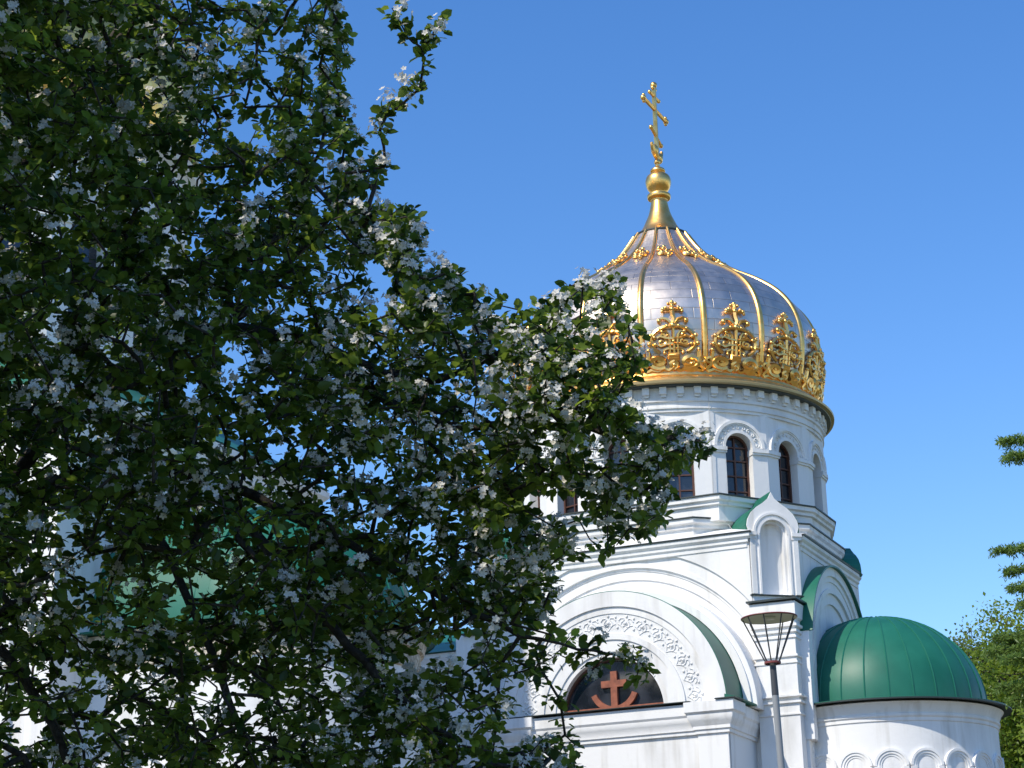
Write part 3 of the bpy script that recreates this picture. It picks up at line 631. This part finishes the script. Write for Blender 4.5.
def skeleton_mesh(name, m, parent, P, par, rad, n=5, rmin=None, rmax=None):
    idx = np.where(par >= 0)[0]
    if rmax is not None: idx = idx[rad[idx] < rmax]
    if rmin is not None: idx = idx[rad[idx] >= rmin]
    A = P[par[idx]]; B = P[idx]; ra = np.minimum(rad[par[idx]], rad[idx]*1.5); rb = rad[idx]
    T = unit(B-A); H = np.where(np.abs(T[:, 2:3]) > .9, np.array([[1., 0, 0]]), np.array([[0, 0, 1.]])); U = unit(np.cross(T, H)); V = np.cross(T, U)
    k = len(idx); ang = np.arange(n)*2*pi/n; c = np.cos(ang)[None, :, None]; s_ = np.sin(ang)[None, :, None]
    R0 = A[:, None]+(U[:, None]*c+V[:, None]*s_)*ra[:, None, None]; R1 = B[:, None]+T[:, None]*rb[:, None, None]*.3+(U[:, None]*c+V[:, None]*s_)*rb[:, None, None]
    co = np.concatenate([R0, R1], 1).reshape(-1, 3); q = np.array([[i, (i+1) % n, n+(i+1) % n, n+i] for i in range(n)])
    L = (q[None]+np.arange(k)[:, None, None]*2*n).reshape(-1)
    me = bpy.data.meshes.new(name); me.vertices.add(len(co)); me.vertices.foreach_set('co', co.astype(np.float32).ravel())
    me.loops.add(len(L)); me.loops.foreach_set('vertex_index', L.astype(np.int32)); me.polygons.add(k*n)
    me.polygons.foreach_set('loop_start', (np.arange(k*n)*4).astype(np.int32))
    try: me.polygons.foreach_set('loop_total', np.full(k*n, 4, np.int32))
    except Exception: pass
    me.polygons.foreach_set('use_smooth', [True]*(k*n)); me.update(calc_edges=True); me.materials.append(m)
    o = bpy.data.objects.new(name, me); COL.objects.link(o)
    if parent: o.parent = parent
    return o
bark = mat('dark_bark', (.035, .028, .022), .95); noise_color(bark, (.02, .016, .013), (.06, .05, .04), 30, 6, bump=.6, bscale=60)

# --- blossoming apple tree in the foreground
apple_leaf = leaf_material('apple_leaf', (.020, .050, .008), (.19, .275, .032), .45)
petal = mat('apple_petal', (.74, .71, .64), .6, spec=.2)
nt = petal.node_tree; tr = nt.nodes.new('ShaderNodeBsdfTranslucent'); tr.inputs[0].default_value = (.75, .73, .7, 1); mxs = nt.nodes.new('ShaderNodeMixShader'); mxs.inputs[0].default_value = .3
nt.links.new(nt.nodes['Principled BSDF'].outputs[0], mxs.inputs[1]); nt.links.new(tr.outputs[0], mxs.inputs[2]); nt.links.new(mxs.outputs[0], nt.nodes['Material Output'].inputs[0])
OUT = [(330, -40), (338, 10), (352, 45), (342, 100), (366, 150), (394, 165), (382, 180), (352, 192), (378, 210), (412, 205), (424, 240), (458, 265), (455, 292), (500, 292), (520, 310), (548, 298), (580, 278), (612, 292), (634, 318), (650, 345), (640, 372), (622, 398), (655, 425), (700, 434), (704, 452), (672, 470), (664, 520), (640, 548), (606, 556), (568, 556), (552, 575), (556, 615), (575, 640), (540, 655), (548, 690), (520, 712), (540, 735), (580, 750), (578, 830), (300, 900), (-500, 900), (-500, -420), (250, -420)]
def inpoly(x, y, poly):
    c = np.zeros(len(x), bool); n = len(poly)
    for i in range(n):
        x0, y0 = poly[i]; x1, y1 = poly[i-1]
        if y0 == y1: continue
        c ^= ((y0 > y) != (y1 > y)) & (x < (x1-x0)*(y-y0)/(y1-y0)+x0)
    return c
HOLES = [(540, 380, 95, 80, .38), (625, 430, 50, 45, .35), (610, 468, 40, 34, .55), (560, 505, 40, 30, .5), (650, 398, 22, 16, .7), (590, 540, 40, 20, .5), (500, 560, 30, 16, .4), (245, 122, 34, 26, .93), (268, 188, 20, 16, .9), (322, 165, 12, 22, .7), (318, 60, 10, 20, .7), (190, 243, 18, 12, .8), (240, 285, 12, 10, .7), (355, 365, 28, 16, .5), (350, 300, 40, 14, .4), (450, 540, 50, 18, .45), (205, 470, 30, 22, .5), (200, 575, 42, 34, .55), (20, 690, 40, 60, .8), (100, 710, 60, 60, .65), (215, 690, 60, 50, .5), (300, 680, 60, 40, .5), (150, 610, 50, 30, .5), (500, 640, 46, 30, .35), (500, 705, 25, 30, .5), (455, 655, 34, 30, .5), (60, 520, 50, 60, .3), (310, 545, 60, 40, .4), (545, 470, 20, 40, .3), (600, 500, 40, 30, .3), (430, 470, 30, 20, .3)]
def keep_prob(x, y):
    p = np.ones(len(x))
    for cx, cy, rx, ry, s in HOLES: p *= 1-s*np.exp(-(((x-cx)/rx)**2+((y-cy)/ry)**2)**2*.7)
    p *= np.where((y > 560) & (x < 330), .75, 1.)
    return p
def clump(x, y):
    f = np.zeros(len(x))
    for k in range(14):
        a = rng.uniform(0, 2*pi); fr = rng.uniform(.5, 1.6)/38.; f += np.cos((x*cos(a)+y*sin(a))*fr+rng.uniform(0, 2*pi))
    return np.clip(.85+.25*f/2.6, .35, 1.)
def unproj(x, y, t):
    d = _f[None]+RT[None]*((x-512)/FPX)[:, None]-UP[None]*((y-384)/FPX)[:, None]; d = unit(d); return CAM_POS[None]+d*t[:, None]
NC = 8800
x = rng.uniform(-500, 710, NC*3); y = rng.uniform(-420, 900, NC*3)
ok = inpoly(x, y, OUT) & (rng.uniform(size=len(x)) < keep_prob(x, y)*clump(x, y)*np.where((x < -40) | (y < -40) | (y > 800), .55, 1.))
x = np.concatenate([x[ok][:NC], rng.uniform(-30, 140, 230), rng.uniform(0, 330, 260)]); y = np.concatenate([y[ok][:NC], rng.uniform(-10, 210, 230), rng.uniform(480, 768, 260)])
half = 1.7*np.clip(1-(x-150)/900, .35, 1)
ea = np.exp(-((x-560)/105)**2-((y-385)/100)**2); eb = np.exp(-((x-470)/60)**2-((y-740)/45)**2); ec = np.exp(-((x-345)/35)**2-((y-60)/90)**2)
half = half*(1-.6*np.clip(ea+eb+ec, 0, 1))
sg = lambda v: 1/(1+np.exp(-v))
back = 1.7*sg((190-y)/70)*sg((x-130)/60)
half = half*(1-.35*sg((110-y)/50)*sg((x-110)/60))
t = 10.6-1.3*sg((-60-x)/60)+rng.uniform(-1, 1, len(x))*half - np.clip((x-300)/1200, 0, .4) - 1.2*ea - .9*eb + back  # unseen left crown pulled nearer as shade; ea, eb, back shifts let sun in
CL = unproj(x, y, t)
# a sparse sprig that stands clear of the crown against the sky, and the twigs reaching over the arch
ex = [(392, 8, 10.2), (400, 22, 10.2), (408, 38, 10.2), (422, 48, 10.2), (432, 38, 10.2), (440, 26, 10.2), (436, 20, 10.3), (424, 60, 10.2), (420, 88, 10.2), (410, 84, 10.1), (398, 108, 10.2), (388, 112, 10.2), (392, 100, 10.3), (380, 130, 10.2), (586, 650, 10.1), (596, 638, 10.1), (600, 660, 10.1), (590, 676, 10.2), (575, 662, 10.1), (640, 662, 10.1), (648, 672, 10.1), (636, 680, 10.1), (620, 660, 10.1), (628, 655, 10.2), (560, 700, 10.0), (575, 745, 10.0), (565, 735, 10.1), (692, 442, 10.0), (700, 436, 10.0), (698, 452, 10.0), (612, 285, 10.1), (600, 290, 10.1), (560, 655, 10.1), (548, 700, 10.), (535, 650, 10.)]
E_ = np.array(ex, float); CL = np.concatenate([CL, unproj(E_[:, 0], E_[:, 1], E_[:, 2])]); NCL = len(CL)
def up(x, y, t): return tuple(unproj(np.array([float(x)]), np.array([float(y)]), np.array([float(t)]))[0])
tb_ = unproj(np.array([-170.]), np.array([960.]), np.array([10.8]))[0]
trunk0 = (tb_[0]-.1, tb_[1]+.2, 0.)
fk = (tb_[0], tb_[1], 2.0)
def smooth(L, n=5):
    P = [np.array(p, float) for p in L]; P = [2*P[0]-P[1]]+P+[2*P[-1]-P[-2]]; out = []
    for i in range(1, len(P)-2):
        for k in range(n):
            q = k/n; out.append(.5*(2*P[i]+(P[i+1]-P[i-1])*q+(2*P[i-1]-5*P[i]+4*P[i+1]-P[i+2])*q*q+(-P[i-1]+3*P[i]-3*P[i+1]+P[i+2])*q**3))
    return out+[P[-2]]
limbs = [[trunk0, (tb_[0]-.05, tb_[1]+.1, 1.2), fk],
         [fk, up(-90, 700, 10.9), up(-20, 520, 11.), up(110, 380, 11.), up(220, 330, 10.9), up(330, 350, 10.8), up(420, 380, 10.6), up(520, 345, 10.3), up(610, 300, 10.1)],
         [fk, up(-130, 640, 11.2), up(-90, 380, 11.3), up(20, 170, 11.4), up(120, 30, 11.6), up(230, -120, 12.)],
         [up(-20, 520, 11.), up(100, 470, 10.7), up(210, 480, 10.5), up(320, 530, 10.3), up(430, 590, 10.1), up(540, 640, 10.), up(625, 655, 10.1)],
         [up(330, 350, 10.8), up(420, 420, 10.5), up(540, 425, 10.1), up(620, 432, 10.0), up(690, 445, 10.0)],
         [up(220, 330, 10.9), up(300, 250, 10.9), up(345, 200, 10.8)],
         [up(-90, 700, 10.9), up(-60, 600, 10.4), up(10, 660, 10.1), up(62, 745, 9.9), up(84, 830, 9.8)],
         [up(100, 470, 10.7), up(160, 540, 10.2), up(205, 640, 9.9), up(245, 740, 9.8), up(270, 800, 9.8)],
         [up(210, 480, 10.5), up(300, 590, 10.), up(380, 680, 9.8), up(450, 740, 9.7)],
         [fk, up(-260, 700, 10.2), up(-380, 420, 9.9), up(-420, 150, 10.)]]
limbs = [limbs[0]]+[smooth(L) for L in limbs[1:]]
P, par, rad, ends = grow(limbs, CL, .11, twig_r=.0031, expo=.355, rmax=.14, sag=.06)
apple = thing('apple_tree', 'large apple tree in white blossom filling the left of the view', 'tree', tuple(float(v) for v in trunk0))
offA = np.array(trunk0); P = P-offA; C0 = CL-offA
skeleton_mesh('trunk', bark, apple, P, par, rad, 8, rmin=.045); skeleton_mesh('branches', bark, apple, P, par, rad, 5, rmax=.045)
dirs = unit(P[[ends[i] for i in range(NCL)]]-P[[par[ends[i]] for i in range(NCL)]])
# leaves in rosettes round each twig end, and some along it
NL = 14; ci = np.repeat(np.arange(NCL), NL); n = len(ci)
along = rng.uniform(0, 1, n)**1.6*.11
rad_out = unit(unit(rng.normal(size=(n, 3)))+dirs[ci]*.5)
Lp = C0[ci]-dirs[ci]*along[:, None]+rad_out*rng.uniform(.006, .034, n)[:, None]+rng.normal(size=(n, 3))*.006
N_ = unit(rng.normal(size=(n, 3))*.5+np.array([0, 0, .75])); A_ = rad_out+np.array([0, 0, -.30])
U_ = unit(A_-N_*(A_*N_).sum(1, keepdims=True)); V_ = np.cross(N_, U_)
batch('leaves', apple_leaf, apple, Lp, U_, V_, N_, rng.uniform(.036, .070, n)*rng.choice([1, 1, .7], n), LEAF, LEAF_F, np.clip(rng.normal(.34, .2, NCL)[ci]+rng.normal(0, .15, n), 0, 1))
# blossoms
px_x = np.concatenate([x, E_[:, 0]]); px_y = np.concatenate([y, E_[:, 1]])
bl = np.where(rng.uniform(size=NCL) < np.clip(.36+.28*np.sin(px_x/37.)*np.cos(px_y/31.), .06, 1)*np.where(px_x < 330, .65, 1.35)*np.where(px_y > 600, .7, 1))[0]; NF = 13
ci = np.repeat(bl, NF); n = len(ci); ci = ci; c_out = unit(rng.normal(size=(n, 3))*.8+np.array([0, -.5, .45]))
Fp = C0[ci]+unit(rng.normal(size=(NCL, 3)))[ci]*.03+c_out*rng.uniform(.02, .062, n)[:, None]+np.array([0, -.02, .02])
U0, V0, N0 = orient(n, .3, c_out); N0 = unit(c_out+rng.normal(size=(n, 3))*.3); U0 = unit(np.cross(N0, rng.normal(size=(n, 3)))); V0 = np.cross(N0, U0)
sz = rng.uniform(.012, .0185, n)
PP = []; UU = []; VV = []; NN = []; SZ = []
for k in range(5):
    a_ = 2*pi*k/5; u = U0*cos(a_)+V0*sin(a_); v = -U0*sin(a_)+V0*cos(a_); PP.append(Fp); UU.append(u); VV.append(v); NN.append(N0); SZ.append(sz)
cc = np.concatenate
batch('blossoms', petal, apple, cc(PP), cc(UU), cc(VV), cc(NN), cc(SZ), [(.05, 0, 0), (.5, .38, .12), (1, .25, .28), (1.08, 0, .22), (1, -.25, .28), (.5, -.38, .12)], [(0, 1, 2, 3), (0, 3, 4, 5)])

def ball_tree(name, label, loc, blobs, ncl, nl, lsize, mtl, trunk_h, step, spread, group=None, rmax=.3, tw=.01, simple=True, leafname='crown'):
    r = thing(name, label, 'tree', loc, 0, group); T = []
    vol = np.array([b[3]**3 for b in blobs]); pick = rng.choice(len(blobs), ncl, p=vol/vol.sum())
    for i in pick:
        b_ = blobs[i]; d = unit(rng.normal(size=3)); q = rng.uniform()**.42; T.append(np.array(b_[:3])+d*b_[3]*q*np.array([1, 1, b_[4] if len(b_) > 4 else 1])*rng.uniform(.85, 1.1))
    T = np.array(T); top = max(b_[2]+b_[3]*.5 for b_ in blobs)
    L = [[(0, 0, 0), (.05, .03, trunk_h), (0.1, .05, top)]]+[[(0.05, .03, trunk_h*(.9+.1*i)), tuple(b_[:3])] for i, b_ in enumerate(blobs)]
    P, par, rad, ends = grow(L, T, step, twig_r=tw, expo=.45, rmax=rmax)
    skeleton_mesh('trunk', bark, r, P, par, rad, 7)
    ci = np.repeat(np.arange(ncl), nl); n = len(ci); Lp = T[ci]+rng.normal(size=(n, 3))*spread; U, V, N = orient(n, .6)
    batch(leafname, mtl, r, Lp, U, V, N, rng.uniform(.7, 1.2, n)*lsize, SIMPLE if simple else LEAF, SIMPLE_F if simple else LEAF_F, np.clip(rng.normal(.5, .2, ncl)[ci]+rng.normal(0, .12, n), 0, 1))
    return r, T
# --- trees beyond the church on the right
bush_leaf = leaf_material('broadleaf', (.09, .15, .014), (.23, .30, .035), .45)
pale_leaf = leaf_material('pale_broadleaf', (.07, .115, .025), (.17, .21, .06), .35)
p1 = ray_pt(1010, 700, 76); p2 = ray_pt(965, 660, 80)
ball_tree('broadleaf_tree', 'yellow-green broadleaf tree rising behind the round green roof', (p1[0], p1[1], 0), [(1.8, 0, 14.2, 2.9), (.3, -.8, 12.6, 2.4), (0, -.5, 9.8, 3.0), (1.5, -.5, 7, 3.4), (3.4, 0, 12, 3)], 1700, 36, .17, bush_leaf, 3.2, .4, .30, 'trees beyond the church')
ball_tree('broadleaf_tree', 'paler round treetop showing just above the edge of the green dome', (p2[0], p2[1], 0), [(.4, 0, 14.3, 2.0), (.8, 0, 12.6, 2.3), (-.3, 0, 12.2, 2.0), (0, 0, 9.5, 3)], 1200, 34, .16, pale_leaf, 3.2, .4, .28, 'trees beyond the church')
p3 = ray_pt(1022, 745, 40)
rr, T = ball_tree('flowering_bush', 'leafy shrub dotted with white flowers at the lower right corner', (p3[0]+.3, p3[1], 0), [(.15, 0, 7.0, .6), (.5, 0, 5.8, 1.0), (0.6, 0, 4.2, 1.3), (.7, 0, 7.6, .5)], 700, 12, .11, bush_leaf, 1.6, .2, .12, tw=.006)
fi = rng.choice(len(T), 260); n = 260*4; Fp = T[np.repeat(fi, 4)]+rng.normal(size=(n, 3))*.05+np.array([-.05, -.1, .05]); U, V, N = orient(n, .5)
batch('flowers', petal, rr, Fp, U, V, N, rng.uniform(.05, .09, n), [(-.5, -.4, 0), (.5, -.5, .1), (.6, .4, 0), (-.4, .5, .1)], [(0, 1, 2, 3)])

# --- larch reaching in at the right edge
needle = leaf_material('larch_needles', (.08, .15, .03), (.20, .29, .065), .45)
lx = ray_pt(1102, 600, 26)
larch = thing('larch_tree', 'larch with feathery drooping boughs reaching in at the right edge', 'tree', (lx[0], lx[1], 0))
m = MB(); m.tube([(0, 0, 0), (.03, 0, 4), (0, .03, 7), (.02, 0, 10.6)], [.2, .15, .1, .02], 8); m.build('trunk', bark, larch, 60)
Bp = []; bb = MB()
def bough(a, z0, L, lift=.0):
    pts = [np.array([cos(a)*L*s, sin(a)*L*s, z0+lift*L*s-.28*L*s*s+.10*L*max(0, s-.7)*3]) for s in np.linspace(0, 1, 9)]
    bb.tube(pts, [.022*(1-.8*i/8)+.003 for i in range(9)], 4)
    for s in np.linspace(.12, 1, int(L*26)):
        i = min(int(s*8), 7); q = pts[i]+(pts[i+1]-pts[i])*(s*8-i)
        for sg in (-1, 1):
            l = (.26*(1-s)+.13)*rng.uniform(.6, 1.2); d = np.array([cos(a+sg*1.0), sin(a+sg*1.0), -.25+rng.normal()*.15]); e = q+d*l
            bb.tube([q, e], [.006, .003], 3, cap=False)
            for k in range(int(7+l*24)): Bp.append(q+(e-q)*rng.uniform(0, 1)+rng.normal(size=3)*.014)
for z0, L_ in ((8.72, 1.04), (8.5, 1.02), (7.38, 1.2), (7.1, 1.1), (6.85, 1.1), (6.62, 1.0), (6.3, 1.3), (6.12, 1.42), (5.95, 1.35), (5.7, 1.3), (5.5, 1.2)):
    bough(pi+rng.uniform(-.25, .25), z0, L_, .12); bough(pi+.5, z0-.08, L_*.8, .12)
for z0 in np.arange(2.2, 6.7, .36):
    for k in range(5):
        bough(rng.uniform(0, 2*pi), z0+rng.uniform(-.1, .1), max(.25, min(1.0+.3*math.exp(-((z0-6.3)/.7)**2), (10.6-z0)*.8))*rng.uniform(.6, 1.08), .12)
bb.build('boughs', bark, larch)
Bp = np.array(Bp); Bp = np.repeat(Bp, 3, 0); n = len(Bp); U, V, N = orient(n, .3)
batch('needles', needle, larch, Bp, U, V, N, rng.uniform(.05, .085, n), [(0, 0, 0), (.6, .12, 0), (1, 0, .05), (.6, -.12, 0)], [(0, 1, 2, 3)], np.clip(rng.normal(.5, .2, n), 0, 1))

# --- unseen wood added behind the viewer, a dark treeline for the dome to mirror
n0 = 1500; a_ = rng.uniform(radians(75), radians(285), n0); r_ = rng.uniform(60, 95, n0)
hh = 11+3*np.sin(a_*9)+2*np.sin(a_*23+1)
Tw = np.stack([np.sin(a_)*r_, np.cos(a_)*r_, rng.uniform(.02, 1, n0)**.7*hh], 1)
ci = np.repeat(np.arange(n0), 10); n = len(ci); Lp = Tw[ci]+rng.normal(size=(n, 3))*1.1; Lp[:, 2] = np.maximum(Lp[:, 2], .3); U, V, N = orient(n, .4)
wood_leaf = leaf_material('wood_leaf', (.03, .05, .012), (.07, .10, .025), .2)
wd = batch('added_wood', wood_leaf, None, Lp, U, V, N, rng.uniform(1.0, 1.9, n), SIMPLE, SIMPLE_F, rng.uniform(0, 1, n)); wd['kind'] = 'stuff'; tag(wd, 'unseen dark green wood added behind the viewer for the dome to mirror', 'wood')
